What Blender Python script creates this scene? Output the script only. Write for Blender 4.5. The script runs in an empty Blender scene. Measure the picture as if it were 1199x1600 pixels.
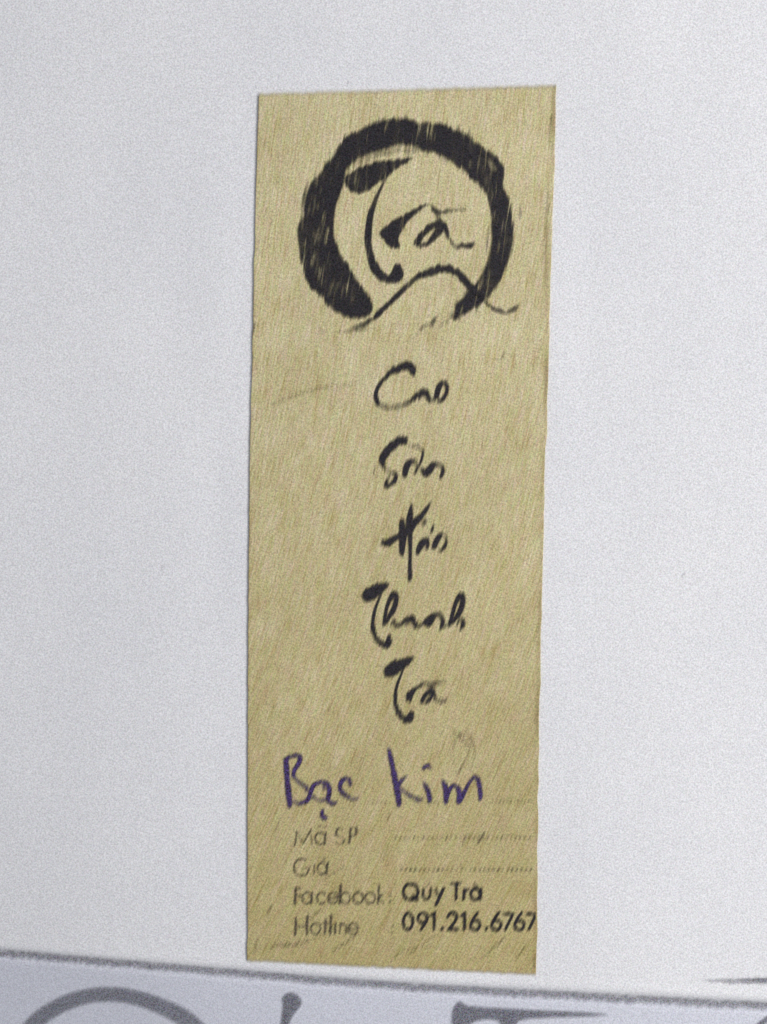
import bpy, math
import numpy as np
from mathutils import Vector, Matrix

scn = bpy.context.scene
rng = np.random.default_rng(7)

# ------------------------------------------------------------------ camera
# 1199 x 1600 layout units, one unit = 0.109 mm on the paper
W, H = 1199.0, 1600.0
UNIT = 0.174 / 1600.0
DIST = 0.235
PITCH = math.radians(2.6)
cam_d = bpy.data.cameras.new('camera')
cam = bpy.data.objects.new('camera', cam_d)
scn.collection.objects.link(cam)
scn.camera = cam
cam_d.sensor_fit = 'VERTICAL'
cam_d.sensor_height = 24.0
cam_d.lens = 24.0 * DIST / 0.174
cam_d.clip_start = 0.005
cam_d.clip_end = 20.0
cam.location = (0.0, math.sin(PITCH) * DIST, math.cos(PITCH) * DIST)
cam.rotation_euler = (-PITCH, 0.0, 0.0)
CARD_Z = 0.00135          # height of the card face; the camera aims at z = 0

def P(x, y, z=CARD_Z):
    """layout position -> world x, y on the horizontal plane at height z"""
    x = np.asarray(x, float); y = np.asarray(y, float)
    vx = (x - W / 2) * UNIT
    vy = (H / 2 - y) * UNIT
    vz = -DIST * np.ones_like(vx + vy)
    c, s = math.cos(-PITCH), math.sin(-PITCH)
    wy = c * vy - s * vz
    wz = s * vy + c * vz
    t = (z - cam.location.z) / wz
    return vx * t, cam.location.y + wy * t

# ------------------------------------------------------------------ light
scn.render.engine = 'CYCLES'
scn.cycles.use_denoising = False
scn.cycles.transparent_max_bounces = 24
scn.cycles.pixel_filter_type = 'BLACKMAN_HARRIS'
scn.cycles.filter_width = 1.5
scn.view_settings.view_transform = 'Standard'
scn.view_settings.look = 'None'
scn.view_settings.exposure = 0.0
scn.view_settings.gamma = 1.0
world = bpy.data.worlds.new('World')
scn.world = world
world.use_nodes = True
bg = world.node_tree.nodes['Background']
bg.inputs[0].default_value = (0.815, 0.84, 0.92, 1)
bg.inputs[1].default_value = 0.425

def area_light(name, loc, target, sx, sy, power, col):
    d = bpy.data.lights.new(name, 'AREA')
    d.shape = 'RECTANGLE'; d.size = sx; d.size_y = sy
    d.energy = power; d.color = col
    o = bpy.data.objects.new(name, d)
    scn.collection.objects.link(o)
    o.location = loc
    o.rotation_euler = (Vector(target) - Vector(loc)).to_track_quat('-Z', 'Y').to_euler()
    return o
area_light('key_light', (0.56, 0.08, 0.50), (0.04, 0.0, 0), 0.36, 0.36, 5.05, (1.0, 0.985, 0.965))  # soft key light from the right

# ------------------------------------------------------------------ helpers
def tag(o, label=None, cat=None, group=None, kind=None):
    if label: o['label'] = label
    if cat: o['category'] = cat
    if group: o['group'] = group
    if kind: o['kind'] = kind
    return o

def mesh_obj(name, co, faces, mat, parent=None, attrs=None, uv=None, smooth=True):
    me = bpy.data.meshes.new(name)
    co = np.asarray(co, np.float32)
    faces = np.asarray(faces, np.int32)
    k = faces.shape[1]
    me.vertices.add(len(co)); me.vertices.foreach_set('co', co.ravel())
    me.loops.add(faces.size); me.loops.foreach_set('vertex_index', faces.ravel())
    me.polygons.add(len(faces))
    me.polygons.foreach_set('loop_start', np.arange(0, faces.size, k, dtype=np.int32))
    me.update(calc_edges=True)
    if smooth:
        me.polygons.foreach_set('use_smooth', np.ones(len(faces), bool))
    for an, av in (attrs or {}).items():
        a = me.attributes.new(an, 'FLOAT', 'POINT')
        a.data.foreach_set('value', np.asarray(av, np.float32).ravel())
    if uv is not None:
        l = me.uv_layers.new(name='grain')
        l.data.foreach_set('uv', np.asarray(uv, np.float32)[faces.ravel()].ravel())
    me.validate()
    me.materials.append(mat)
    o = bpy.data.objects.new(name, me)
    scn.collection.objects.link(o)
    if parent is not None:
        o.parent = parent
    return o

def lean(y):                       # tangent of the grain's lean from vertical
    return 0.13 + 1.9e-7 * np.asarray(y, float) ** 2
def grain_uv(x, y):                # coordinate that runs along the leaning grain
    y = np.asarray(y, float)
    return np.stack([(np.asarray(x) + 0.13 * y + 6.33e-8 * y ** 3) / 1000.0, y / 1000.0], -1)

def quads(nx, ny):
    j, i = np.meshgrid(np.arange(ny - 1), np.arange(nx - 1), indexing='ij')
    a = (j * nx + i).ravel()
    return np.stack([a, a + nx, a + nx + 1, a + 1], -1)

def smooth_noise(x, y, cell, seed):
    r = np.random.default_rng(seed)
    g = r.standard_normal((64, 64))
    u = (np.asarray(x) / cell) % 63; v = (np.asarray(y) / cell) % 63
    i = u.astype(int); j = v.astype(int); fu = u - i; fv = v - j
    fu = fu * fu * (3 - 2 * fu); fv = fv * fv * (3 - 2 * fv)
    g00 = g[j, i]; g01 = g[j, (i + 1) % 64]; g10 = g[(j + 1) % 64, i]; g11 = g[(j + 1) % 64, (i + 1) % 64]
    return (g00 * (1 - fu) + g01 * fu) * (1 - fv) + (g10 * (1 - fu) + g11 * fu) * fv

def sstep(a, b, v):
    t = np.clip((v - a) / (b - a), 0, 1)
    return t * t * (3 - 2 * t)

# ------------------------------------------------------------------ materials
class NT:
    def __init__(self, name):
        self.m = bpy.data.materials.new(name); self.m.use_nodes = True
        self.t = self.m.node_tree; self.t.nodes.clear()
        self.out = self.n('ShaderNodeOutputMaterial')
    def n(self, kind, **kw):
        nd = self.t.nodes.new(kind)
        for k, v in kw.items(): setattr(nd, k, v)
        return nd
    def l(self, a, b): self.t.links.new(a, b)
    def val(self, sock, v):
        if hasattr(v, 'is_linked') or isinstance(v, bpy.types.NodeSocket): self.l(v, sock)
        else: sock.default_value = v
    def math(self, op, a, b=0.0, c=0.0, clamp=False):
        nd = self.n('ShaderNodeMath', operation=op, use_clamp=clamp)
        for i, v in enumerate((a, b, c)):
            if isinstance(v, bpy.types.NodeSocket): self.l(v, nd.inputs[i])
            else: nd.inputs[i].default_value = v
        return nd.outputs[0]
    def noise(self, vec, scale, detail=2.0, rough=0.5, out=0):
        nd = self.n('ShaderNodeTexNoise'); self.l(vec, nd.inputs['Vector'])
        nd.inputs['Scale'].default_value = scale; nd.inputs['Detail'].default_value = detail
        nd.inputs['Roughness'].default_value = rough
        return nd.outputs[out]
    def scale(self, vec, s):
        nd = self.n('ShaderNodeMapping'); self.l(vec, nd.inputs[0]); nd.inputs['Scale'].default_value = s
        return nd.outputs[0]
    def ramp(self, fac, stops):
        nd = self.n('ShaderNodeValToRGB'); self.l(fac, nd.inputs[0])
        e = nd.color_ramp.elements
        while len(e) < len(stops): e.new(0.5)
        for i, (p, c) in enumerate(stops):
            e[i].position = p; e[i].color = (*c, 1)
        return nd.outputs[0]
    def mix(self, fac, a, b, mode='MIX'):
        nd = self.n('ShaderNodeMix', data_type='RGBA', blend_type=mode)
        for s, v in ((nd.inputs[0], fac), (nd.inputs[6], a), (nd.inputs[7], b)):
            if isinstance(v, bpy.types.NodeSocket): self.l(v, s)
            else: s.default_value = v if isinstance(v, float) else (*v, 1)
        return nd.outputs[2]
    def maprange(self, v, a, b, c, d, kind='LINEAR'):
        nd = self.n('ShaderNodeMapRange', interpolation_type=kind); self.l(v, nd.inputs[0])
        for i, q in enumerate((a, b, c, d)): nd.inputs[i + 1].default_value = q
        return nd.outputs[0]
    def uvc(self):
        nd = self.n('ShaderNodeUVMap'); nd.uv_map = 'grain'; return nd.outputs[0]
    def attr(self, name):
        nd = self.n('ShaderNodeAttribute'); nd.attribute_name = name; return nd.outputs['Fac']
    def bsdf(self, col, rough=0.8, spec=0.2, normal=None):
        nd = self.n('ShaderNodeBsdfPrincipled')
        if isinstance(col, bpy.types.NodeSocket): self.l(col, nd.inputs['Base Color'])
        else: nd.inputs['Base Color'].default_value = (*col, 1)
        nd.inputs['Roughness'].default_value = rough
        nd.inputs['Specular IOR Level'].default_value = spec
        if normal is not None: self.l(normal, nd.inputs['Normal'])
        return nd.outputs[0]
    def bump(self, h, strength, dist):
        nd = self.n('ShaderNodeBump'); self.l(h, nd.inputs['Height'])
        nd.inputs['Strength'].default_value = strength; nd.inputs['Distance'].default_value = dist
        return nd.outputs[0]
    def alpha(self, shader, a):
        tr = self.n('ShaderNodeBsdfTransparent'); mx = self.n('ShaderNodeMixShader')
        self.l(a, mx.inputs[0]); self.l(tr.outputs[0], mx.inputs[1]); self.l(shader, mx.inputs[2])
        return mx.outputs[0]
    def finish(self, s):
        self.l(s, self.out.inputs[0]); return self.m

def speckle(t, pos, amount, chroma):
    """pixel-fine fibre speckle of the stock: returns a colour multiplier near 1"""
    rot = t.n('ShaderNodeMapping'); t.l(pos, rot.inputs[0]); rot.inputs['Rotation'].default_value = (0.63, 0.71, 0.37)
    pos = rot.outputs[0]                # keep the sheet's plane off the noise lattice
    f = t.noise(pos, 5200.0, 1.0, 0.6, out=1)
    g = t.noise(pos, 3900.0, 1.0, 0.6, out=0)
    sep = t.n('ShaderNodeSeparateColor'); t.l(f, sep.inputs[0])
    comb = t.n('ShaderNodeCombineColor')
    base = t.maprange(g, 0.25, 0.75, 1 - amount, 1 + amount)
    for i in range(3):
        c = t.maprange(sep.outputs[i], 0.25, 0.75, -chroma, chroma)
        t.l(t.math('ADD', base, c), comb.inputs[i])
    return comb.outputs[0]

def paper_material(name, col_a, col_b, foot, amount=0.22, chroma=0.07):
    t = NT(name)
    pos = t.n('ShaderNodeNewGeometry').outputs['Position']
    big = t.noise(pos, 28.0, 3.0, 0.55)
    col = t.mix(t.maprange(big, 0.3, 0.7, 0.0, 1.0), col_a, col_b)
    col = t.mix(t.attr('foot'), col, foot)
    col = t.mix(1.0, col, speckle(t, pos, amount, chroma), 'MULTIPLY')
    h = t.noise(pos, 900.0, 3.0, 0.6)
    nrm = t.bump(h, 0.12, 0.0002)
    return t.finish(t.bsdf(col, 0.75, 0.15, nrm))

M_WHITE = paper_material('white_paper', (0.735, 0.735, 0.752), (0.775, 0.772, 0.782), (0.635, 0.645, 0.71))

def card_material():
    t = NT('tan_card')
    uv = t.uvc()
    pos = t.n('ShaderNodeNewGeometry').outputs['Position']
    fine = t.noise(t.scale(uv, (330, 24, 1)), 1.0, 2.0, 0.6)
    mid = t.noise(t.scale(uv, (95, 14, 1)), 1.0, 3.0, 0.6)
    big = t.noise(t.scale(uv, (5, 3, 1)), 1.0, 3.0, 0.6)
    blot = t.noise(t.scale(uv, (26, 11, 1)), 1.0, 4.0, 0.65)
    f = t.math('ADD', t.math('MULTIPLY', fine, 0.55), t.math('MULTIPLY', mid, 0.17))
    f = t.math('ADD', f, t.math('MULTIPLY', blot, 0.28))
    col = t.ramp(f, [(0.33, (0.43, 0.335, 0.145)), (0.45, (0.565, 0.482, 0.265)),
                     (0.54, (0.61, 0.535, 0.325)), (0.68, (0.71, 0.64, 0.435))])
    # green / pink drift of the stock
    hue = t.noise(t.scale(uv, (210, 30, 1)), 1.0, 2.0, 0.6)
    hue = t.maprange(hue, 0.3, 0.7, 0.0, 1.0)
    col = t.mix(1.0, col, t.mix(hue, (1.035, 0.962, 1.09), (0.93, 1.03, 0.87)), 'MULTIPLY')
    col = t.mix(1.0, col, t.mix(t.maprange(big, 0.3, 0.7, 0.0, 1.0), (0.93, 0.925, 0.90), (1.05, 1.05, 1.06)), 'MULTIPLY')
    # the print stock is yellower and browner towards its foot
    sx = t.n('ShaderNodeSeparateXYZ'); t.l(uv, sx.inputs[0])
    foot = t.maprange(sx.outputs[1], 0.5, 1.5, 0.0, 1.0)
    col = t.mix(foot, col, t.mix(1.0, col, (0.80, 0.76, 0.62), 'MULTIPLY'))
    # sparse brown fibres
    fib = t.noise(t.scale(uv, (190, 22, 1)), 1.0, 2.0, 0.5)
    col = t.mix(t.maprange(fib, 0.64, 0.80, 0.0, 0.45), col, (0.20, 0.125, 0.05))
    # browned cut edges
    rim = t.attr('rim')
    col = t.mix(t.math('MULTIPLY', rim, 0.75), col, (0.19, 0.125, 0.035))
    col = t.mix(1.0, col, speckle(t, pos, 0.32, 0.13), 'MULTIPLY')
    nrm = t.bump(t.math('ADD', fine, mid), 0.25, 0.0002)
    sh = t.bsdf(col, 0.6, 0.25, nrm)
    # loose fibres at the soft top and bottom ends
    end = t.attr('body')
    fr = t.noise(t.scale(uv, (260, 9, 1)), 1.0, 2.0, 0.6)
    a = t.math('ADD', end, t.maprange(fr, 0.3, 0.7, -0.12, 0.12))
    a = t.maprange(a, 0.08, 0.92, 0.0, 1.0, 'SMOOTHSTEP')
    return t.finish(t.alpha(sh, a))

def ink_material(name, col, strength=1.0, streak=0.30, scratch=0.0, fine=300.0):
    t = NT(name)
    uv = t.uvc()
    pos = t.n('ShaderNodeNewGeometry').outputs['Position']
    ink = t.attr('ink')
    s1 = t.noise(t.scale(uv, (fine, 18, 1)), 1.0, 3.0, 0.6)
    s1 = t.maprange(s1, 0.25, 0.75, -streak, streak)
    # fray only where the ink is thin
    edge = t.math('MULTIPLY', ink, t.math('SUBTRACT', 1.0, ink))
    a = t.math('ADD', ink, t.math('MULTIPLY', s1, t.math('MULTIPLY', edge, 4.0)))
    if scratch > 0:
        s2 = t.noise(t.scale(uv, (210, 13, 1)), 1.0, 2.0, 0.5)
        a = t.math('SUBTRACT', a, t.maprange(s2, 0.57, 0.72, 0.0, scratch))
        s3 = t.noise(t.scale(uv, (60, 12, 1)), 1.0, 3.0, 0.6)
        a = t.math('SUBTRACT', a, t.maprange(s3, 0.42, 0.72, 0.0, 0.30))
    a = t.math('MULTIPLY', a, strength)
    a = t.maprange(a, 0.03, 0.93, 0.0, 1.0)
    a = t.math('MINIMUM', a, 0.985)
    c = t.mix(1.0, col, speckle(t, pos, 1.0, 0.5), 'MULTIPLY')
    return t.finish(t.alpha(t.bsdf(c, 0.7, 0.25), a))

M_CARD = card_material()
M_INK = ink_material('black_brush_ink', (0.021, 0.0185, 0.0225), 1.0, 0.20, 0.50)
M_INK2 = ink_material('black_print_ink', (0.022, 0.019, 0.024), 1.0, 0.28)
M_FAINT = ink_material('worn_print_ink', (0.070, 0.055, 0.045), 0.76, 0.35)
M_PEN = ink_material('violet_pen_ink', (0.055, 0.032, 0.12), 0.93, 0.30)
M_BROWN = ink_material('brown_scuff', (0.11, 0.072, 0.03), 0.55, 0.6)
M_SEAM_SHADE = ink_material('painted_seam_shade', (0.17, 0.17, 0.205), 0.78, 0.08)  # painted shade for the seam groove and the crease
M_GREY = ink_material('grey_print_ink', (0.15, 0.15, 0.18), 0.62, 0.12)

# ------------------------------------------------------------------ setting: the table
def table():
    t = NT('grey_table')
    pos = t.n('ShaderNodeNewGeometry').outputs['Position']
    col = t.ramp(t.noise(pos, 60, 4, 0.6), [(0.3, (0.20, 0.20, 0.22)), (0.7, (0.27, 0.27, 0.29))])
    m = t.finish(t.bsdf(col, 0.6, 0.3))
    s = 0.6
    co = [(-s, -s, -0.0075), (s, -s, -0.0075), (s, s, -0.0075), (-s, s, -0.0075),
          (-s, -s, -0.03), (s, -s, -0.03), (s, s, -0.03), (-s, s, -0.03)]
    f = [(0, 1, 2, 3), (7, 6, 5, 4), (0, 4, 5, 1), (1, 5, 6, 2), (2, 6, 7, 3), (3, 7, 4, 0)]
    tag(mesh_obj('tabletop', co, f, m, smooth=False), kind='structure')
table()

# the seam between the two packets, as y over x
SX = np.array([-1000, -300, 0, 300, 600, 900, 1199, 1500, 2200.])
SY = np.array([1410, 1462, 1490, 1516, 1541, 1557, 1573, 1588, 1622.])
def seam(x):
    x = np.asarray(x, float)
    return sum(np.interp(x + o, SX, SY) for o in (-120, -60, 0, 60, 120)) / 5

def sag(X, Y):                      # packet sides sloped down to put shade beside the card
    side = sstep(340, -350, X) + 0.6 * sstep(900, 1500, X)
    return 0.0060 * side * sstep(700, 1750, Y) + 0.0012 * side * sstep(300, -300, Y)
TOP = CARD_Z - 0.00030
def packet_z(X, Y):
    D = Y - seam(X)
    z = TOP - sag(X, Y)
    under = sstep(300, 240, np.abs(X - 628)) * sstep(60, 130, Y) * sstep(-8, -22, D)
    z = z + (1 - under) * (0.00016 * smooth_noise(X + 900, Y + 900, 330, 3) + 0.00007 * smooth_noise(X + 900, Y * 0.35 + 900, 90, 4)) * sstep(0, -300, D)
    # swollen lip above the seam, the pressed seam itself, then the lower panel falling away
    lipamt = 0.25 + 0.75 * sstep(150, 600, X)
    z = z + 0.00020 * lipamt * np.exp(-((D + 17) / 9.0) ** 2)
    z = z - 0.00085 * np.exp(-(D / 7.5) ** 2)
    fall = 0.30 - 0.25 * sstep(0, 900, X)
    z = z - np.clip(D - 4, 0, 900) * UNIT * fall
    z = z + 0.00007 * smooth_noise(X + 900, Y + 500, 150, 9) * sstep(10, 60, D)
    # a pinched crease that opens towards the right
    op = sstep(1085, 1215, X)
    return z - 0.00060 * op * np.exp(-((Y - 1533.5) / (2.5 + 2.5 * op)) ** 2)

def white_packet():
    xs = np.concatenate([np.arange(-760, -20, 40), np.arange(-20, 1220, 6), np.arange(1220, 2001, 40)])
    ds = np.concatenate([np.linspace(-2150, -420, 44), np.linspace(-400, -90, 40), np.arange(-86, 40, 1.6), np.linspace(42, 150, 34), np.linspace(160, 900, 24)])
    X, D = np.meshgrid(xs, ds)
    Y = seam(X) + D
    wx, wy = P(X, Y, TOP - sag(X, Y))
    ny, nx = X.shape
    co = np.stack([wx, wy, packet_z(X, Y)], -1).reshape(-1, 3)
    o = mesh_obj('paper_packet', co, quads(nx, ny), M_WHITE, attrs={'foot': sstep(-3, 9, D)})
    m = o.modifiers.new('thickness', 'SOLIDIFY'); m.thickness = 0.00012; m.offset = -1
    return tag(o, 'large white paper packet with a grey lettered foot below its pressed seam', 'paper packet')
packet = white_packet()

# ------------------------------------------------------------------ the card
LEFT = np.array([[147, 404.5], [300, 400], [500, 395.5], [700, 391], [900, 388.5], [1100, 387.5], [1300, 387], [1501, 387]])
RIGHT = np.array([[134, 869], [250, 867], [420, 861], [600, 856.5], [800, 850], [1000, 845.5], [1200, 841.5], [1400, 839.5], [1524, 838]])
def card():
    nx, ny = 110, 290
    u = np.concatenate([[0, 0.002, 0.005], np.linspace(0.009, 0.991, nx - 6), [0.995, 0.998, 1]])
    v = np.concatenate([np.linspace(0, 0.016, 12), np.linspace(0.019, 0.981, ny - 24), np.linspace(0.984, 1, 12)])
    Ut, Vt = np.meshgrid(u, v)
    top = 148 + (134.5 - 148) * Ut - 7.5
    bot = 1500.5 + (1522.5 - 1500.5) * Ut + 6.0
    Y = top + (bot - top) * Vt
    xl = np.interp(Y, LEFT[:, 0], LEFT[:, 1]) + 0.35 * smooth_noise(Y, 0 * Y, 17, 1)
    xr = np.interp(Y, RIGHT[:, 0], RIGHT[:, 1]) + 0.6 * smooth_noise(Y, 0 * Y, 26, 2)
    X = xl + (xr - xl) * Ut
    body = np.clip(np.minimum((Y - top) / 15.0, (bot - Y) / 12.0), 0, 1)
    dr = xr - X; dl = X - xl
    spots = np.clip(0.55 + 0.45 * smooth_noise(Y, 0 * Y, 45, 5), 0.1, 1)
    rim = np.exp(-((dr - 3 - 7 * sstep(600, 300, Y) * sstep(240, 330, Y)) / 3.0) ** 2) * spots * 0.8 \
        + 0.7 * np.exp(-(dl / 1.8) ** 2) * np.clip(0.6 + 0.4 * smooth_noise(Y, 0 * Y, 30, 6), 0, 1)
    rim = np.clip(rim, 0, 1)
    wx, wy = P(X, Y)
    z = np.full(X.shape, CARD_Z)
    # the four cut sides curl down a hair
    N = X.size
    topco = np.stack([wx, wy, z], -1).reshape(-1, 3)
    f = quads(len(u), len(v))
    n_x, n_y = len(u), len(v)
    idx = np.arange(N).reshape(n_y, n_x)
    loop = np.concatenate([idx[0, :], idx[1:, -1], idx[-1, -2::-1], idx[-2:0:-1, 0]])
    low = topco[loop].copy(); low[:, 2] -= 0.00026
    k = len(loop)
    b = N + np.arange(k)
    nxt = np.roll(np.arange(k), -1)
    side = np.stack([loop, loop[nxt], b[nxt], b], -1)
    co = np.concatenate([topco, low])
    at = lambda A: np.concatenate([A.ravel(), A.ravel()[loop]])
    rim2 = at(rim); rim2[N:] = np.maximum(rim2[N:], 0.8)
    uv = np.concatenate([grain_uv(X, Y).reshape(-1, 2), grain_uv(X, Y).reshape(-1, 2)[loop]])
    o = mesh_obj('label_card', co, np.concatenate([f, side]), M_CARD, attrs={'rim': rim2, 'body': at(body)}, uv=uv, smooth=False)
    return tag(o, 'tall narrow tan card printed with a black brush circle and lettering, laid on white paper', 'label card')
card_o = card()

# ------------------------------------------------------------------ ink
def resample(pts, n=6):
    """Catmull-Rom through points (x, y, halfwidth, tone)"""
    p = np.array([list(q) + [1.0] * (4 - len(q)) for q in pts], float)
    if len(p) < 3: return p
    e = np.vstack([2 * p[0] - p[1], p, 2 * p[-1] - p[-2]])
    out = []
    for i in range(1, len(e) - 2):
        a, b, c, d = e[i - 1], e[i], e[i + 1], e[i + 2]
        for s in np.arange(n) / n:
            out.append(0.5 * ((2 * b) + (c - a) * s + (2 * a - 5 * b + 4 * c - d) * s * s + (3 * b - a - 3 * c + d) * s ** 3))
    out.append(p[-1])
    out = np.array(out); out[:, 2] = np.maximum(out[:, 2], 0.4); out[:, 3] = np.clip(out[:, 3], 0, 1)
    return out

def stroke_cover(X, Y, pts, soft):
    p = resample(pts)
    C = np.zeros(X.shape)
    for a, b in zip(p[:-1], p[1:]):
        m = max(a[2], b[2]) + soft + 1
        x0, x1 = min(a[0], b[0]) - m, max(a[0], b[0]) + m
        y0, y1 = min(a[1], b[1]) - m, max(a[1], b[1]) + m
        j0, j1 = np.searchsorted(Y[:, 0], [y0, y1]); i0, i1 = np.searchsorted(X[0], [x0, x1])
        if j0 >= j1 or i0 >= i1: continue
        xx = X[j0:j1, i0:i1]; yy = Y[j0:j1, i0:i1]
        dx, dy = b[0] - a[0], b[1] - a[1]
        L2 = dx * dx + dy * dy + 1e-9
        t = np.clip(((xx - a[0]) * dx + (yy - a[1]) * dy) / L2, 0, 1)
        d = np.hypot(xx - a[0] - t * dx, yy - a[1] - t * dy) - (a[2] + (b[2] - a[2]) * t)
        c = np.clip(0.5 - d / soft, 0, 1) * (a[3] + (b[3] - a[3]) * t)
        C[j0:j1, i0:i1] = np.maximum(C[j0:j1, i0:i1], c)
    return C

def poly_cover(X, Y, pts, soft, tone=1.0):
    q = resample([(x, y, 1) for x, y in pts] + [(pts[0][0], pts[0][1], 1)], 4)[:, :2]
    inside = np.zeros(X.shape, bool); dist = np.full(X.shape, 1e9)
    for a, b in zip(q[:-1], q[1:]):
        dx, dy = b - a
        L2 = dx * dx + dy * dy + 1e-9
        t = np.clip(((X - a[0]) * dx + (Y - a[1]) * dy) / L2, 0, 1)
        dist = np.minimum(dist, np.hypot(X - a[0] - t * dx, Y - a[1] - t * dy))
        if abs(dy) > 1e-9:
            cr = ((a[1] > Y) != (b[1] > Y)) & (X < (b[0] - a[0]) * (Y - a[1]) / dy + a[0])
            inside ^= cr
    d = np.where(inside, -dist, dist)
    return np.clip(0.5 - d / soft, 0, 1) * tone

def shift_avg(C, step, length, Yc):
    """ink wicks along the leaning grain: average along that direction"""
    n = max(3, int(length / 1.0) | 1)
    out = np.zeros_like(C); ny, nx = C.shape
    jj, ii = np.meshgrid(np.arange(ny), np.arange(nx), indexing='ij')
    w = 0
    for t in np.linspace(-length / 2, length / 2, n):
        sx = ii + lean(Yc) * t / step; sy = jj - t / step
        x0 = np.floor(sx).astype(int); y0 = np.floor(sy).astype(int)
        fx = sx - x0; fy = sy - y0
        g = lambda y, x: C[np.clip(y, 0, ny - 1), np.clip(x, 0, nx - 1)]
        v = (g(y0, x0) * (1 - fx) + g(y0, x0 + 1) * fx) * (1 - fy) + (g(y0 + 1, x0) * (1 - fx) + g(y0 + 1, x0 + 1) * fx) * fy
        k = 1.0 - 0.35 * abs(t) / (length / 2 + 1e-6)
        out += v * k; w += k
    return out / w

def ink_part(name, mat, strokes=(), polys=(), cuts=(), soft=2.5, wick=8.0, step=1.0, z=0.00004, fray=0.8,
             parent=None, surf='card', clip_card=True, label=None):
    allp = [q for s in strokes for q in s] + [(x, y, 1) for pl in polys for x, y in (pl[0] if isinstance(pl, tuple) and isinstance(pl[1], float) else pl)]
    a = np.array([[q[0], q[1], q[2]] for q in allp], float)
    m = wick / 2 + soft + 4
    xs = np.arange((a[:, 0] - a[:, 2]).min() - m - 3, (a[:, 0] + a[:, 2]).max() + m + 3, step)
    ys = np.arange((a[:, 1] - a[:, 2]).min() - m, (a[:, 1] + a[:, 2]).max() + m, step)
    X, Y = np.meshgrid(xs, ys)
    C = np.zeros(X.shape)
    for s in strokes: C = np.maximum(C, stroke_cover(X, Y, s, soft))
    for pl in polys:
        if isinstance(pl, tuple) and isinstance(pl[1], float): C = np.maximum(C, poly_cover(X, Y, pl[0], soft, pl[1]))
        else: C = np.maximum(C, poly_cover(X, Y, pl, soft))
    for s in cuts: C = C * (1 - stroke_cover(X, Y, s, soft))
    C = shift_avg(C, step, wick, Y) if wick > 0 else C
    if fray > 0:                        # the bristles end at uneven lengths along the grain
        g = X + 0.13 * Y + 6.33e-8 * Y ** 3
        dl = fray * (smooth_noise(g, Y * 0.05, 2.6, 21) + 0.6 * smooth_noise(g, Y * 0.1 + 40, 7.0, 22)) / step
        jj, ii = np.meshgrid(np.arange(X.shape[0]), np.arange(X.shape[1]), indexing='ij')
        sy = np.clip(jj - dl, 0, X.shape[0] - 1.001); sx = np.clip(ii + lean(Y) * dl, 0, X.shape[1] - 1.001)
        y0 = sy.astype(int); x0 = sx.astype(int); fy = sy - y0; fx = sx - x0
        C = (C[y0, x0] * (1 - fx) + C[y0, x0 + 1] * fx) * (1 - fy) + (C[y0 + 1, x0] * (1 - fx) + C[y0 + 1, x0 + 1] * fx) * fy
    if clip_card:
        xr = np.interp(Y, RIGHT[:, 0], RIGHT[:, 1]) - 1.5
        C = np.where(X < xr, C, 0)
    ny, nx = X.shape
    f = quads(nx, ny)
    c = C.ravel()
    keep = c[f].max(1) > 0.035
    f = f[keep]
    used, inv = np.unique(f, return_inverse=True)
    f = inv.reshape(-1, 4)
    x = X.ravel()[used]; y = Y.ravel()[used]
    if surf == 'packet':
        wx, wy = P(x, y, TOP - sag(x, y)); wz = packet_z(x, y) + z
    elif surf == 'card':
        wx, wy = P(x, y); wz = np.full(x.shape, CARD_Z + z)
    o = mesh_obj(name, np.stack([wx, wy, wz], -1), f, mat, parent, attrs={'ink': c[used]}, uv=grain_uv(x, y))
    if label: o['label'] = label
    return o

def bristles(poly, n, seed, near):
    r = np.random.default_rng(seed); out = []; p = np.array(poly, float)
    w = np.array([near(x, y) for x, y in p]); w = w / w.sum()
    for i in r.choice(len(p), n, p=w):
        q = p[i] + (p[(i + 1) % len(p)] - p[i]) * r.uniform(0, 1)
        L = r.uniform(7, 17); c = q + np.array([0, r.uniform(-5, 5)]); k = float(lean(c[1]))
        hw = r.uniform(.6, 1.2); tn = r.uniform(.35, .9)
        out.append([(c[0] + k * L / 2, c[1] - L / 2, hw, tn * .5), (c[0], c[1], hw, tn), (c[0] - k * L / 2, c[1] + L / 2, hw, tn * .4)])
    return out
def dry_gaps(n, seed):
    r = np.random.default_rng(seed); out = []
    for _ in range(n):
        a = r.choice([r.uniform(120, 215), r.uniform(-35, 55), r.uniform(215, 330)], p=[.6, .3, .1])
        rad = r.uniform(136, 168)
        x = 634 + rad * math.cos(math.radians(a)); y = 345 + 0.95 * rad * math.sin(math.radians(a))
        L = r.uniform(8, 24); k = float(lean(y)); hw = r.uniform(.4, .9); tn = r.uniform(.2, .6)
        out.append([(x + k * L / 2, y - L / 2, hw, tn * .6), (x, y, hw, tn), (x - k * L / 2, y + L / 2, hw, tn * .5)])
    return out

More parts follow.
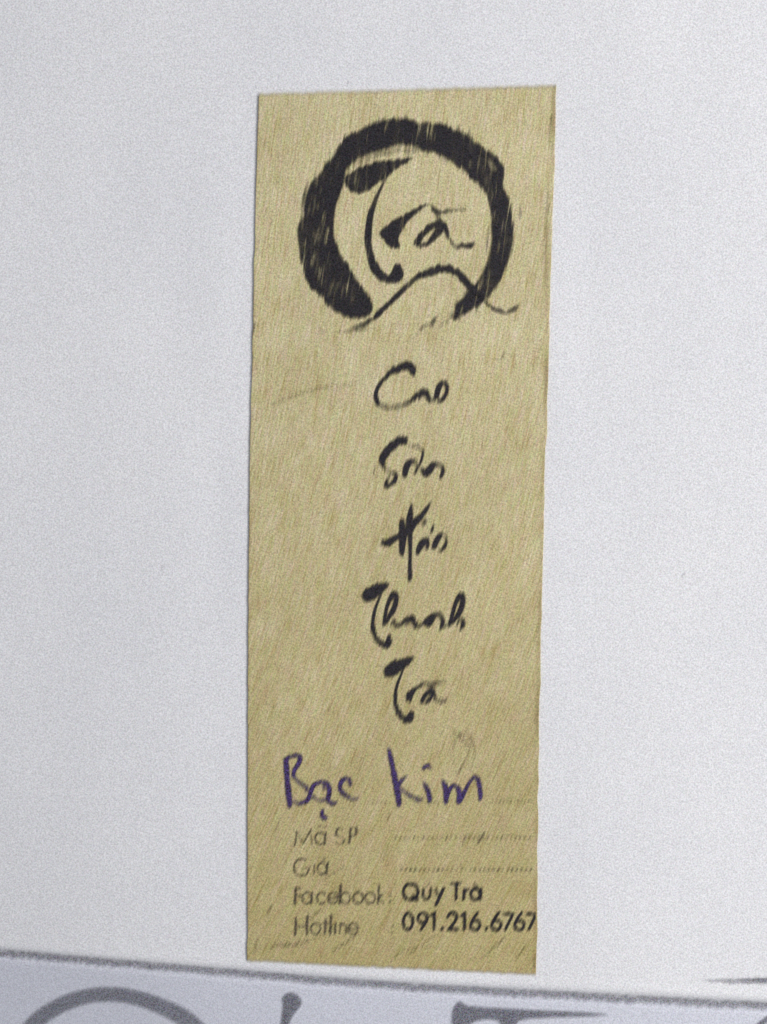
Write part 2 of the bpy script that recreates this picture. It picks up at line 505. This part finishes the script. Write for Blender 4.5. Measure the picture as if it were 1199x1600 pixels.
# --- brush circle
ring_poly = [(475, 335), (466, 352), (465, 368), (467, 388), (471, 410), (477, 431), (487, 452), (503, 463), (514, 478),
    (531, 490), (553, 497), (570, 496), (581, 488), (583, 480), (578, 467), (567, 450), (556, 434), (546, 417), (533, 399),
    (527, 384), (522, 370), (522, 350), (522.5, 337), (525, 320), (532, 303), (538, 284), (541, 267), (550, 255), (567, 245),
    (592, 235), (617, 228), (638, 226), (650, 229), (662, 235), (673, 238), (687, 242), (697, 247), (711, 256), (727, 266), (735, 278),
    (748, 289), (758, 302), (764, 318), (767, 335), (768, 355), (769, 376), (765, 397), (760, 413), (753, 430), (743, 444),
    (731, 456), (724, 466), (713, 474), (709, 484), (704, 494), (706, 500), (718, 496), (733, 487), (747, 478), (762, 467), (772, 453),
    (782, 438), (790, 420), (797, 398), (802, 373), (802, 350), (800, 330), (797, 313), (790, 301), (786, 289), (788, 277),
    (787, 261), (773, 243), (757, 231), (740, 219), (727, 209), (707, 202), (683, 193), (667, 189), (657, 192), (640, 187),
    (625, 186), (600, 188), (577, 196), (557, 206), (541, 215), (530, 228), (522, 243), (509, 256), (500, 272), (487, 284),
    (479, 305), (475, 325)]
ink_part('brush_circle', M_INK, polys=[ring_poly], wick=9.5, fray=1.1, soft=4.5, step=1.25, strokes=[
    [(472, 328, 1, .6), (475, 308, 1.6, .9), (482, 282, 1, .5)],
    [(492, 276, 1.2, .7), (496, 262, 1, .5), (499, 252, .8, .4)],
    [(672, 510, 3.5, .65), (679, 500, 3, .6), (684, 491, 2, .3)],
    [(687, 512, 2.5, .35), (695, 505, 3, .35), (703, 500, 2, .3)],
    [(812, 318, 1.2, .25), (814, 334, 2.6, .45), (812, 344, 2, .3)],
    [(804, 378, 1, .5), (800, 395, 1, .5), (797, 405, .8, .3)],
    [(764, 352, 1.2, .6), (761, 378, 1.4, .6), (760, 398, 1, .5)],
    [(546, 268, 3, .42), (556, 258, 4, .44), (575, 249, 4, .42), (600, 240, 4, .40), (625, 236, 4.5, .40), (650, 235, 5, .45)]] + bristles(ring_poly, 90, 5, lambda x, y: 1.0 + 2.0 * (y > 440) + 1.0 * (y < 260)),
    cuts=dry_gaps(90, 8) + [[(767, 252, 4.5, .55), (773, 264, 5, .55)], [(737, 252, 3, .35), (735, 262, 3, .3)],
          [(605, 193, 1.2, .6), (603, 206, 1, .5)], [(493, 306, 1, .5), (489, 335, 1, .5)],
          [(513, 358, 1.3, .75), (509, 382, 1.3, .7)], [(492, 397, 1.2, .6), (489, 415, 1.2, .6)],
          [(520, 443, 1.2, .5), (514, 462, 1.2, .5)], [(781, 381, 1.4, .65), (778, 395, 1.4, .6)],
          [(793, 370, 1.1, .5), (790, 382, 1.1, .5)], [(752, 440, 1.3, .5), (748, 454, 1.3, .6)],
          [(499, 352, 1, .4), (495, 372, 1, .5)], [(536, 428, 1, .4), (531, 446, 1, .4)],
          [(765, 425, 1, .4), (760, 445, 1.2, .4)], [(724, 478, 1, .7), (719, 492, 1, .7)], [(712, 484, .9, .6), (709, 494, .9, .6)]],
    parent=card_o, label='thick ragged black brush ring, open at the foot')
ink_part('mountain_stroke', M_INK, wick=8, strokes=[
    [(530, 519, 3, .30), (545, 516, 3.5, .42), (558, 511, 4, .6), (570, 506, 3, .75), (582, 498, 3.5), (595, 488, 4), (604, 478, 3.5), (620, 463, 3.5),
     (636, 448, 4), (645, 438, 4.5), (656, 431, 4.5), (669, 427, 6.2), (685, 421, 6), (700, 420, 6), (713, 425, 5.8),
     (722, 433, 5.2), (732, 444, 5.6), (742, 453, 5.6), (750, 462, 4, .9), (757, 470, 3.5, .8), (766, 478, 3.5, .8), (778, 485, 3.5, .8), (790, 488, 3.5, .75),
     (801, 485, 3, .7), (810, 478, 2, .6)], [(480, 515, 2.5, .15), (505, 518, 3, .2), (528, 519, 3, .26)], [(560, 520, 2, .2), (590, 512, 2.5, .2), (625, 505, 2.5, .12)], [(540, 522, 2.2, .3), (560, 515, 3.4, .4), (580, 505, 3, .4)], [(655, 516, 3, .3), (668, 508, 3, .4), (680, 500, 2.5, .3)]], z=0.00012,
    parent=card_o, label='thin black brush line like a mountain crossing the ring')
ink_part('logo_word', M_INK, wick=8, z=0.00008, polys=[
    [(540, 277), (549, 268), (563, 261), (580, 255), (608, 250), (628, 248), (642, 245), (646, 247), (633, 256), (618, 266), (603, 278),
     (589, 289), (574, 299), (562, 303), (549, 299), (541, 289)],
    [(594, 361), (602, 356), (610, 349), (623, 340), (640, 331), (655, 322), (667, 317), (672, 318), (664, 323), (653, 332), (643, 341),
     (635, 349), (629, 361), (623, 371), (624, 380), (626, 386), (618, 388), (607, 384), (600, 375), (594, 369)]],
    strokes=[[(604, 276, 1.5), (598, 290, 2.2), (591, 303, 3), (585, 320, 4), (578, 342, 5), (575.5, 373, 5.3), (577, 390, 5.6), (581, 407, 6.5),
              (588, 422, 7), (598, 432, 7.5), (611, 436, 7), (621, 429, 10), (622, 418, 6.5)],
             [(674, 320, 1.5, .5), (679, 328, 3.5, .85), (690, 331, 3.5, .8), (705, 328, 3.5, .55), (725, 328, 3, .38), (738, 328, 2, .22)],
             [(682, 333, 3, .6), (688, 343, 4, .65)],
             [(652, 380, 5), (657, 371, 5), (666, 361, 5), (677, 352, 5), (688, 350, 7)],
             [(691, 352, 6.5), (685, 362, 6), (676, 373, 4.5), (668, 381, 3), (658, 384, 3)],
             [(695, 353, 4.5, .9), (700, 367, 3, .8), (705, 378, 2.5, .6), (713, 385, 3, .5), (720, 384, 4, .8), (728, 384, 4.5, 1.0), (736, 383, 4, .9), (741, 379, 3, .5)]],
    parent=card_o, label='black brush word reading Trà inside the ring')

words = {
 'Cao': ([], [[(646, 585, 2.2, .8), (645, 577, 4.5), (637, 571, 5.5), (625, 575, 4.2), (612, 581, 3.6), (604, 588, 2), (595, 598, 1.9), (589.5, 608, 2.5), (587.5, 617, 2.9),
     (590, 627, 3.2, .9), (595, 632, 3, .5), (603, 636, 3.5, .36), (615, 637, 3.5, .32), (628, 634, 3.5, .34), (638, 629, 3.2, .45), (646, 623, 3, .9)],
     [(646, 624, 3, .9), (653, 617, 3.2, .85), (662, 612, 4, .9), (667, 615, 3.5, .95), (670, 622, 3, .85), (675, 626, 3, .6), (680, 623, 2.5, .5)],
     [(655, 622, 2, .6), (661, 617, 2, .6)],
     [(682, 620, 3.2), (684.5, 610, 3.8), (689, 601, 3.6), (694, 597, 2.2, .8)], [(695, 597, 2.2, .9), (699, 605, 2.3), (697.5, 615, 2.4), (692, 624, 2.4, .95), (686, 627, 2.2, .8)]]),
 'Sơn': ([], [[(633, 689, 4.5), (626, 688, 5.5), (618, 693, 5.2), (608, 702, 5.2), (600, 712, 4.8), (597.5, 719, 4.5), (599, 727, 2.5, .8), (603, 734, 1.8, .6),
     (612, 736, 2, .6), (619, 743, 2.5, .85), (617, 751, 2.8, .95), (610, 757, 2.8, .95), (604, 757, 3.4, .95), (605, 751, 1.5, .9), (610, 742, 1, .6)],
     [(642, 721, 3.4), (636, 728, 4.2), (633.5, 737, 4), (633, 743, 3, .75)], [(645, 721, 3, .85), (651, 725, 1.6, .55), (652.5, 731, 1.6, .9), (648, 741, 1.3, .8)],
     [(641, 698, 2.5, .42), (649, 697, 2.5, .42), (656, 700, 1.8, .4), (661, 706, 1.6, .5)], [(660.5, 703, 1.2, .4), (661, 711, 1.4, .9), (658, 722, 1.7), (655, 728, 1, .6)],
     [(659, 735, 2.5, .75), (665, 740, 4.2), (671, 735, 5.2), (676, 728, 4, .9), (683, 725, 3, .6), (690, 727, 2.4, .55), (693, 734, 2.4, .75), (691, 741, 2.6, .95), (688.5, 746, 1.6, .6)],
     [(586, 729, .8, .4), (584, 742, .8, .4)]]),
 'Hảo': ([], [[(600, 848, 4), (606, 848, 4.4), (614, 843, 4), (622, 839, 3.8), (632, 833, 4), (640, 827, 5), (648, 818, 4.4), (655, 810, 4), (662, 803, 3), (668, 794, 2.2), (672, 788, 1.2, .8), (675, 784, .8, .4)],
     [(628, 816, 3.6, .85), (629, 826, 4.6), (630, 838, 5.2), (629, 851, 4.6), (628.5, 861, 3.8), (629, 867, 2, .6)],
     [(643, 789, 1.2), (642, 797, 2.6), (640.5, 808, 4), (640, 820, 4.4), (641, 832, 3.4), (641, 850, 2.6), (641, 870, 2.5), (641, 890, 2.5, .95), (641, 901, 3.2, .95), (641, 906, 2, .6)],
     [(664, 816, 3.4, .75), (661, 820, 2.5, .35)], [(677, 822, 1.2, .6), (676, 827, 1.9), (673, 832, 1, .6)],
     [(653.5, 862, 3.6), (656, 855, 4.4), (661, 849, 4.8), (666, 845, 3.6, .95), (669, 849, 2.6, .95), (667.5, 856, 2.2, .9)],
     [(679, 854, 3.6), (682, 846, 4.2), (686, 839, 3.8, .95), (692, 835, 2.3, .5), (697, 839, 1.5, .45), (697.5, 848, 1.7, .9), (694, 857, 2.6, .85), (687, 860, 2.6, .5)]]),
 'Thanh': ([[(565, 928), (573, 920), (587, 914), (599, 911), (609, 911), (605, 918), (596, 926), (586, 935), (576, 940), (568, 937)]],
     [[(596, 928, 1.1), (592, 937, 1.3), (587, 950, 1.8), (583.5, 965, 2.2), (582.5, 975, 2.3), (584, 988, 2.6), (588.5, 997, 2.8), (596, 1005, 2.8), (603, 1008, 4.4), (608, 1003, 4.4), (608, 996, 3)],
     [(600, 975, 1.8, .8), (602, 964, 2.6), (604, 952, 2.3), (608, 940, 2.6), (613.5, 930, 3.2), (618, 929, 3), (619.5, 938, 3.2), (615, 953, 3.6), (608, 965, 2.7), (604, 974, 1.8, .8)],
     [(611, 976, 1.5, .8), (615, 970, 1.5, .5), (619, 976, 3, .85), (624, 978, 2.5, .5)],
     [(626, 976, 2.2, .75), (632, 971, 2.4, .8), (640, 967, 3.6, .9), (645, 966, 3.4, .9), (648, 973, 3, .8), (652, 979, 3.2, .7), (659, 976, 2.5, .6), (665, 973, 4, .9), (671, 971, 5.6), (676, 964, 4.2, .9),
      (682, 960, 3.2, .7), (689, 963, 2.6, .7), (692, 970, 2.6, .9), (691, 977, 2.6, .9), (688, 983, 1.6, .45)],
     [(634, 977, 2, .4), (638, 974, 2, .5)],
     [(696, 979, 2.4, .4), (702, 976, 2.2, .7), (704, 972, 2.6), (708, 958, 2.6), (713, 941, 2.8), (719, 931, 3.4), (723, 931, 3.2, .95), (723.5, 941, 3.6), (719, 956, 3.6), (712, 967, 3), (707, 973, 2, .9)],
     [(714, 977, 1.4, .8), (718, 970, 1.4, .5), (723, 970, 3.2, .8), (724, 976, 3, .9), (720, 983, 1.4, .6)]]),
 'Trà': ([[(600, 1046), (606, 1039), (620, 1032), (636, 1028), (648, 1028), (640, 1036), (630, 1045), (619, 1054), (610, 1058), (602, 1055)],
          [(632, 1088), (639, 1081), (648, 1074), (660, 1068), (666, 1066), (660, 1072), (650, 1080), (645, 1089), (643, 1096), (637, 1094)]],
     [[(630, 1047, 1.1), (625, 1059, 1.3), (620.5, 1072, 2), (618.5, 1085, 2.2), (618.5, 1100, 2.3), (622, 1111, 2.7), (628, 1120, 2.8), (636, 1124, 4.4), (642, 1121, 4.8), (643, 1115, 3.2)],
     [(666, 1067, 2, .5), (672, 1071, 3.2, .5), (683, 1067, 3.2, .35), (695, 1067, 2.5, .22)], [(674, 1074, 2.5, .45), (675, 1080, 3, .7)],
     [(659.5, 1096, 2.6), (662.5, 1089, 2.5), (669, 1083, 2.7), (677, 1081, 3.2), (676, 1087, 2.2), (671, 1094, 2), (665, 1098, 1.8, .7)],
     [(679, 1088, 2.5, .8), (683, 1093, 2.5, .45), (690, 1096, 2.8, .5), (697, 1095, 2.4, .45)]]),
}
for w, (pl, st) in words.items():
    st = [[(q[0], q[1], q[2] * 1.08 + 0.1, (q[3] if len(q) > 3 else 1.0) ** 0.8) for q in k] for k in st]
    ink_part('calligraphy_word', M_INK2, strokes=st, polys=pl, wick=9.5, soft=2.0, parent=card_o,
             label='black brush word reading ' + w + ' in the column below the ring')

pen = {
 'Bạc': [[(447, 1189, 3.8), (448, 1200, 4), (449, 1215, 4), (451, 1235, 4.4), (453, 1250, 4.4), (453, 1259, 3.2, .9)],
   [(446, 1187, 3.6, .9), (455, 1182, 2.6, .8), (464, 1180, 2.8, .8), (469.5, 1185, 3.4), (467, 1193, 3.4), (461, 1202, 3.4), (459, 1211, 3), (464, 1218, 2.7, .72), (474, 1227, 3, .66), (483, 1236, 3, .75)],
   [(485, 1240, 3.4), (482, 1249, 3.4), (474, 1254, 3, .9), (466, 1256, 2.6, .6), (460, 1251, 2.6, .5)],
   [(486, 1238, 3.4), (490, 1228, 3.4), (498, 1223, 3, .85), (508, 1223, 3.4, .8), (514, 1229, 3.4), (515, 1240, 3.4), (513, 1249, 3), (519, 1255, 3.4, .85), (525, 1254, 2.8, .7)],
   [(507, 1227, 2.4, .6), (506, 1234, 2.4, .6)], [(490, 1245, 2.6, .65), (500, 1251, 2.6, .55), (508, 1249, 2.6, .65)],
   [(548, 1226, 2.6, .85), (546, 1218, 2.6, .85), (541, 1216, 2.6, .8), (534, 1221, 3.4), (531.5, 1230, 3.4), (535, 1238, 3.4, .9), (544, 1245, 3, .7), (553, 1249, 2.8, .6), (560, 1247, 2, .35)],
   [(504, 1267, 2.6), (504, 1275, 3), (509, 1278, 3.4, .85)]],
 'kim': [[(607, 1171, 2.6, .8), (610, 1180, 3.4), (614, 1200, 4), (618, 1220, 4.4), (622, 1240, 4.4), (624, 1254, 4), (625, 1258, 3, .6)],
   [(624, 1226, 2.6, .9), (629, 1218, 3, .75), (635, 1213, 2.6, .3)], [(626, 1231, 2.6, .6), (636, 1240, 3, .6), (646, 1246, 3.4, .65), (656, 1250, 3.4, .7), (661, 1249, 2, .5)],
   [(663, 1225, 3, .65), (668, 1234, 3.8, .9), (671.5, 1245, 4), (672, 1252, 3.2, .9)], [(662, 1200, 2.6, .85), (668, 1196, 3, .75), (674, 1203, 2.2, .5)],
   [(692, 1220, 2.6, .75), (696, 1229, 4.2, .95), (698, 1242, 4.2), (697, 1253, 3.6), (700, 1240, 3.4), (704, 1232, 3), (709, 1227, 2.4, .85), (716, 1232, 3.4, .9), (719, 1243, 4.2), (718, 1252, 4),
    (725, 1240, 3.4), (732, 1226, 2.6, .85), (739, 1216, 2.6, .75), (745, 1215, 3, .9), (749, 1225, 3.4), (751, 1240, 3.4), (751, 1248, 2.8, .85)]],
}
for w, st in pen.items():
    ink_part('handwritten_word', M_PEN, strokes=st, wick=7, soft=2.2, fray=0.4, parent=card_o, label='violet handwritten word reading ' + w)

# --- small geometric print, drawn as mono-line letters
def arc(cx, cy, rx, ry, a0, a1, hw, n=10, tone=1.0):
    return [(cx + rx * math.cos(math.radians(a)), cy + ry * math.sin(math.radians(a)), hw, tone) for a in np.linspace(a0, a1, n)]
def ln(hw, *p, tone=1.0): return [(x, y, hw, tone) for x, y in p]
def seg(hw, *p, tone=1.0):            # polyline with sharp corners
    return [ln(hw, a, b, tone=tone) for a, b in zip(p[:-1], p[1:])]
h = 1.15; B = 1.95
line_code = seg(h, (461.5, 1320), (464, 1298)) + seg(h, (464, 1298), (474, 1319), tone=.5) + seg(h, (474, 1319), (486, 1296)) + seg(h, (486, 1297), (488, 1320), tone=.55) \
    + [arc(501, 1310, 8, 9, 0, 360, h)] + seg(h, (509.5, 1301), (508, 1319)) + [ln(h, (497, 1292), (502, 1290), (506, 1293), (510, 1290), tone=.5)] \
    + [[(536, 1297, h, .6), (531, 1294, h, .5), (527, 1296, h, 1), (525.5, 1303, h, 1), (531, 1307, h, .5), (537, 1310, h, .7), (537, 1316, h, 1), (531, 1319, h, .5), (525, 1316, h, .6)]] \
    + seg(1.7, (548, 1294), (546.5, 1317)) + [ln(h, (548, 1294), (555, 1294), (558, 1299), (555, 1305), (548, 1306), tone=.8)] + seg(1.4, (558, 1293), (555.5, 1304))
line_price = [arc(472, 1355, 12.5, 13, -50, -320, h, 14)] + seg(h, (473, 1356), (484, 1356), tone=.6) + seg(h, (484, 1356), (481, 1363)) + seg(h, (492, 1349), (491, 1365), tone=.8) \
    + [arc(504, 1357, 7.5, 8.5, 0, 360, h)] + seg(1.5, (512.5, 1348), (510.5, 1365)) + seg(h, (504, 1347), (509, 1340), tone=.8)
line_web = seg(1.7, (462.5, 1387), (461.5, 1412)) + seg(h, (462, 1388), (471, 1388), tone=.9) + seg(h, (462, 1399), (470, 1399), tone=.9) + [arc(480, 1403, 7.5, 8.5, 0, 360, h)] \
    + seg(1.5, (488, 1395), (487, 1411)) + [arc(503, 1403, 7.5, 8.5, 45, 315, h)] + [arc(521, 1403, 8, 8.5, 30, 355, h)] + seg(h, (513, 1403), (529, 1403)) \
    + seg(1.9, (532.5, 1383), (531.5, 1411)) + [arc(540, 1403, 7.5, 8.5, 0, 360, h), arc(560, 1403, 8, 8.5, 0, 360, h), arc(579, 1403, 8, 8.5, 0, 360, h)] \
    + seg(1.5, (592.5, 1383), (591.5, 1411)) + seg(h, (592, 1404), (599, 1396)) + seg(h, (593, 1403), (600, 1411), tone=.6) + seg(1.5, (611, 1398), (610.5, 1400), tone=.7) + seg(1.5, (610, 1408), (609.5, 1410), tone=.7)
line_phone_word = seg(1.7, (462.5, 1434), (462, 1460)) + seg(1.8, (480.5, 1431), (480, 1460)) + seg(h, (462, 1447), (480, 1447), tone=.9) + [arc(493.5, 1451, 7.5, 8.5, 0, 360, h)] \
    + seg(1.6, (509, 1436), (508, 1459)) + seg(h, (503, 1443), (514, 1443), tone=.6) + seg(1.7, (517.5, 1430), (516.5, 1459)) + seg(1.7, (524.5, 1443), (524, 1459)) \
    + seg(h, (532, 1443), (531.5, 1459)) + [ln(h, (532, 1447), (536, 1443), (541, 1447), (541, 1459))] + [arc(552.5, 1451, 7.5, 8.5, 30, 355, h)] + seg(h, (545, 1451), (560, 1451)) \
    + seg(1.5, (614, 1446), (613.5, 1448), tone=.6) + seg(1.5, (613.5, 1456), (613, 1458), tone=.6)
line_name = [arc(642, 1393.5, 11.5, 12.5, 0, 360, B, 16)] + seg(B, (645, 1400), (653, 1406)) + [ln(B, (662, 1389), (661.5, 1400), (664, 1405), (669, 1404), (672, 1399), (673.5, 1389), tone=.85)] \
    + seg(1.9, (681, 1389), (686, 1401), tone=.7) + seg(2.2, (693, 1389), (682, 1413)) + seg(1.3, (668, 1383), (672, 1379), tone=.3) + seg(B, (713.5, 1381), (713, 1405)) + seg(1.9, (706, 1380.5), (720, 1380.5), tone=.8) \
    + seg(B, (725.5, 1390), (725, 1405)) + [ln(1.8, (726, 1395), (729, 1390.5), (733, 1390), tone=.8)] + [arc(743.5, 1397, 7.5, 8.5, 0, 360, B)] + seg(B, (752, 1389), (751, 1405)) + seg(1.6, (741, 1381), (746, 1386), tone=.7)
def six(cx):
    return [[(cx + 4, 1426, B), (cx - 3, 1435, B), (cx - 7, 1443, B)], arc(cx, 1445.5, 7.3, 7.5, 0, 360, B)]
def seven(x0, x1):
    return seg(2.0, (x0, 1428), (x1, 1428), tone=.8) + seg(B, (x1, 1428), (x0 + 3, 1452))
line_number = [arc(638, 1439.5, 7.5, 12.5, 0, 360, B, 14), arc(661, 1434, 7.5, 7.5, 0, 360, B)] + [ln(B, (668, 1437), (665, 1443), (658.5, 1452))] + seg(B, (679, 1427), (678.5, 1452)) + seg(1.8, (679, 1427), (674, 1430)) \
    + seg(2.2, (691.5, 1450), (691, 1452)) + [ln(B, (700, 1433), (702, 1428), (707, 1426), (713, 1429), (713.5, 1435), (709, 1443), (701, 1452))] + seg(B, (701, 1452), (716, 1452)) \
    + seg(B, (726.5, 1427), (726, 1452)) + seg(1.8, (726, 1427), (721, 1430)) + six(743) + seg(2.2, (760.5, 1450), (760, 1452)) + six(776) + seven(787, 802) + six(812) + seven(824, 838)
for name, st, mat, lab in (
    ('printed_line', line_code, M_FAINT, 'worn thin print reading Mã SP'),
    ('printed_line', line_price, M_FAINT, 'worn thin print reading Giá'),
    ('printed_line', line_web, M_FAINT, 'worn thin print reading Facebook'),
    ('printed_line', line_phone_word, M_FAINT, 'worn thin print reading Hotline'),
    ('printed_line', line_name, M_INK2, 'bold black print reading Quý Trà'),
    ('printed_line', line_number, M_INK2, 'bold black telephone number running to the card edge')):
    ink_part(name, mat, strokes=st, wick=5.5 if mat is M_FAINT else 7, soft=1.6, fray=0.3, parent=card_o, label=lab)
def dots(y, x0, x1, dx, tone):
    r = np.random.default_rng(int(y))
    return [ln(1.5, (x, y + 1.5), (x + 1.2, y - 1.5), tone=tone * r.uniform(.5, 1)) for x in np.arange(x0, x1, dx)]
ink_part('dotted_line', M_FAINT, strokes=dots(1254, 570, 700, 6.4, .35) + dots(1252, 770, 832, 5.6, .5), wick=7, soft=1.7, fray=0, parent=card_o)
ink_part('dotted_line', M_FAINT, strokes=dots(1309, 618, 832, 7.2, .6) + [ln(1.6, (757, 1302), (747, 1318), tone=.5), ln(1.2, (735, 1300), (722, 1322), tone=.25)], wick=8, soft=1.7, fray=0, parent=card_o)
ink_part('dotted_line', M_FAINT, strokes=dots(1359, 627, 834, 7.2, .8), wick=7, soft=1.7, fray=0, parent=card_o)
# scuffs, creases and brown fibres on the card
sc = [[(712, 1196, 1.6, .45), (708, 1176, 1.8, .45), (714, 1152, 1.8, .5), (728, 1146, 1.8, .5), (740, 1160, 1.8, .5), (741, 1182, 1.8, .45), (733, 1204, 1.6, .4)],
      [(520, 1486, 2, .3), (545, 1470, 2.4, .4), (565, 1458, 2, .3)], [(610, 1500, 1.6, .35), (640, 1482, 2, .45), (700, 1478, 1.6, .3)], [(820, 1480, 1.6, .4), (806, 1500, 1.6, .4)],
      [(402, 1468, 1.8, .4), (398, 1492, 1.8, .35)], [(430, 1300, 1.5, .3), (440, 1275, 1.5, .35)],
      [(405, 640, 3, .22), (450, 622, 3.5, .28), (500, 606, 3.5, .28), (560, 598, 3, .18)],
      [(396, 520, 2.5, .5), (399, 508, 2.5, .6)], [(783, 561, 2, .45), (788, 553, 2.2, .55)],
      [(418, 1428, 1.8, .35), (425, 1416, 2.2, .5)], [(415, 1482, 3, .3), (440, 1476, 3.5, .5), (470, 1474, 3.5, .45), (500, 1462, 3, .3)],
      [(640, 1492, 1.5, .5), (660, 1475, 1.7, .6), (680, 1462, 1.5, .4)], [(750, 1500, 1.4, .4), (775, 1478, 1.8, .7), (792, 1462, 1.2, .4)],
      [(606, 1280, 1.6, .6), (614, 1266, 1.4, .4)], [(715, 1210, 2, .5), (728, 1185, 2, .6), (736, 1160, 1.5, .4)], [(700, 1135, 3, .35), (718, 1150, 3.5, .4), (732, 1166, 3, .35)],
      [(726, 1205, 1.2, .4), (742, 1175, 1.4, .5)], [(500, 1377, 2, .3), (540, 1352, 2, .4)], [(858, 300, 2, .5), (856, 330, 2.4, .6)],
      [(858, 225, 1.4, .5), (862, 180, 1.2, .5)], [(480, 1440, 2, .3), (505, 1418, 2, .3)], [(600, 1340, 1.5, .5), (608, 1318, 1.3, .4)],
      [(835, 1512, 2.5, .6), (838, 1490, 2.2, .5)], [(775, 1292, 1.4, .4), (785, 1275, 1.3, .5)]]
for q in sc:
    ink_part('scuff', M_BROWN, strokes=[q], wick=9, soft=2.5, step=1.5, z=0.00002, parent=card_o)

# stray fibres on the white packet
for st in ([[(253, 890, .9, .35), (255, 882, .9, .4)]], [[(1066, 901, 1.2, .4), (1070, 895, 1.4, .45)]], [[(543, 134, 1, .35), (545, 126, 1, .3)]], [[(33, 752, .9, .3), (34, 745, .9, .3)]]):
    ink_part('stray_fibre', M_GREY, strokes=st, wick=4, soft=1.8, parent=packet, surf='packet', clip_card=False, fray=0, z=0.0001)

# groove shade painted as a dark line along the seam, and in the right crease
xx = np.arange(-200, 1420, 60)
ink_part('seam_shade', M_SEAM_SHADE, strokes=[[(x, float(seam(x)) + 1, 3.3, 1.0) for x in xx]], wick=7, soft=7, step=2, parent=packet, surf='packet', clip_card=False)
ink_part('crease_shade', M_SEAM_SHADE, strokes=[[(1095, 1532, .8, .25), (1120, 1532.5, 1.6, .7), (1160, 1533.5, 2.4, .95), (1205, 1534, 3.2, 1), (1300, 1536, 3.5, 1)]], wick=5, soft=4, step=2, parent=packet, surf='packet', clip_card=False)
# print on the lower panel (it runs on below what the picture shows)
ink_part('printed_ring', M_GREY, strokes=[[(20, 1668, 12, .75), (36, 1625, 13, .8), (62, 1598, 13, .85), (98, 1576, 13, .85), (135, 1563, 12.5, .85), (170, 1559.5, 13, .85), (208, 1564, 13, .85), (252, 1580, 14, .85), (290, 1602, 15, .85), (318, 1640, 15, .85), (326, 1690, 14, .8)]],
    wick=6, soft=6, step=2.5, parent=packet, surf='packet', clip_card=False, fray=0, label='broad grey brush ring, only its top in view')
ink_part('printed_accent', M_GREY, polys=[[(440, 1562), (447, 1554), (459, 1553), (470, 1563), (470, 1573), (460, 1587), (452, 1602), (446, 1630), (436, 1630), (438, 1602), (441, 1578)]],
    wick=6, soft=4, step=2, parent=packet, surf='packet', clip_card=False, fray=0, label='small dark drop-shaped brush mark')
ink_part('printed_letter', M_GREY, polys=[[(706, 1590), (709, 1576), (718, 1565), (730, 1572), (760, 1575), (800, 1577), (860, 1580), (920, 1582.5), (950, 1586), (920, 1588.5), (870, 1590), (825, 1593), (808, 1600), (802, 1625), (796, 1660), (786, 1660), (786, 1620), (780, 1598), (760, 1594), (738, 1600), (722, 1612), (708, 1606)]],
    wick=6, soft=4, step=2, parent=packet, surf='packet', clip_card=False, fray=0, label='dark brush stroke tapering to the right')
ink_part('printed_letter', M_GREY, strokes=[[(1180, 1606, 3), (1192, 1598, 4), (1205, 1590, 5), (1222, 1588, 5)]],
    wick=4, soft=3, step=2, parent=packet, surf='packet', clip_card=False, fray=0, label='end of a dark stroke in the corner')
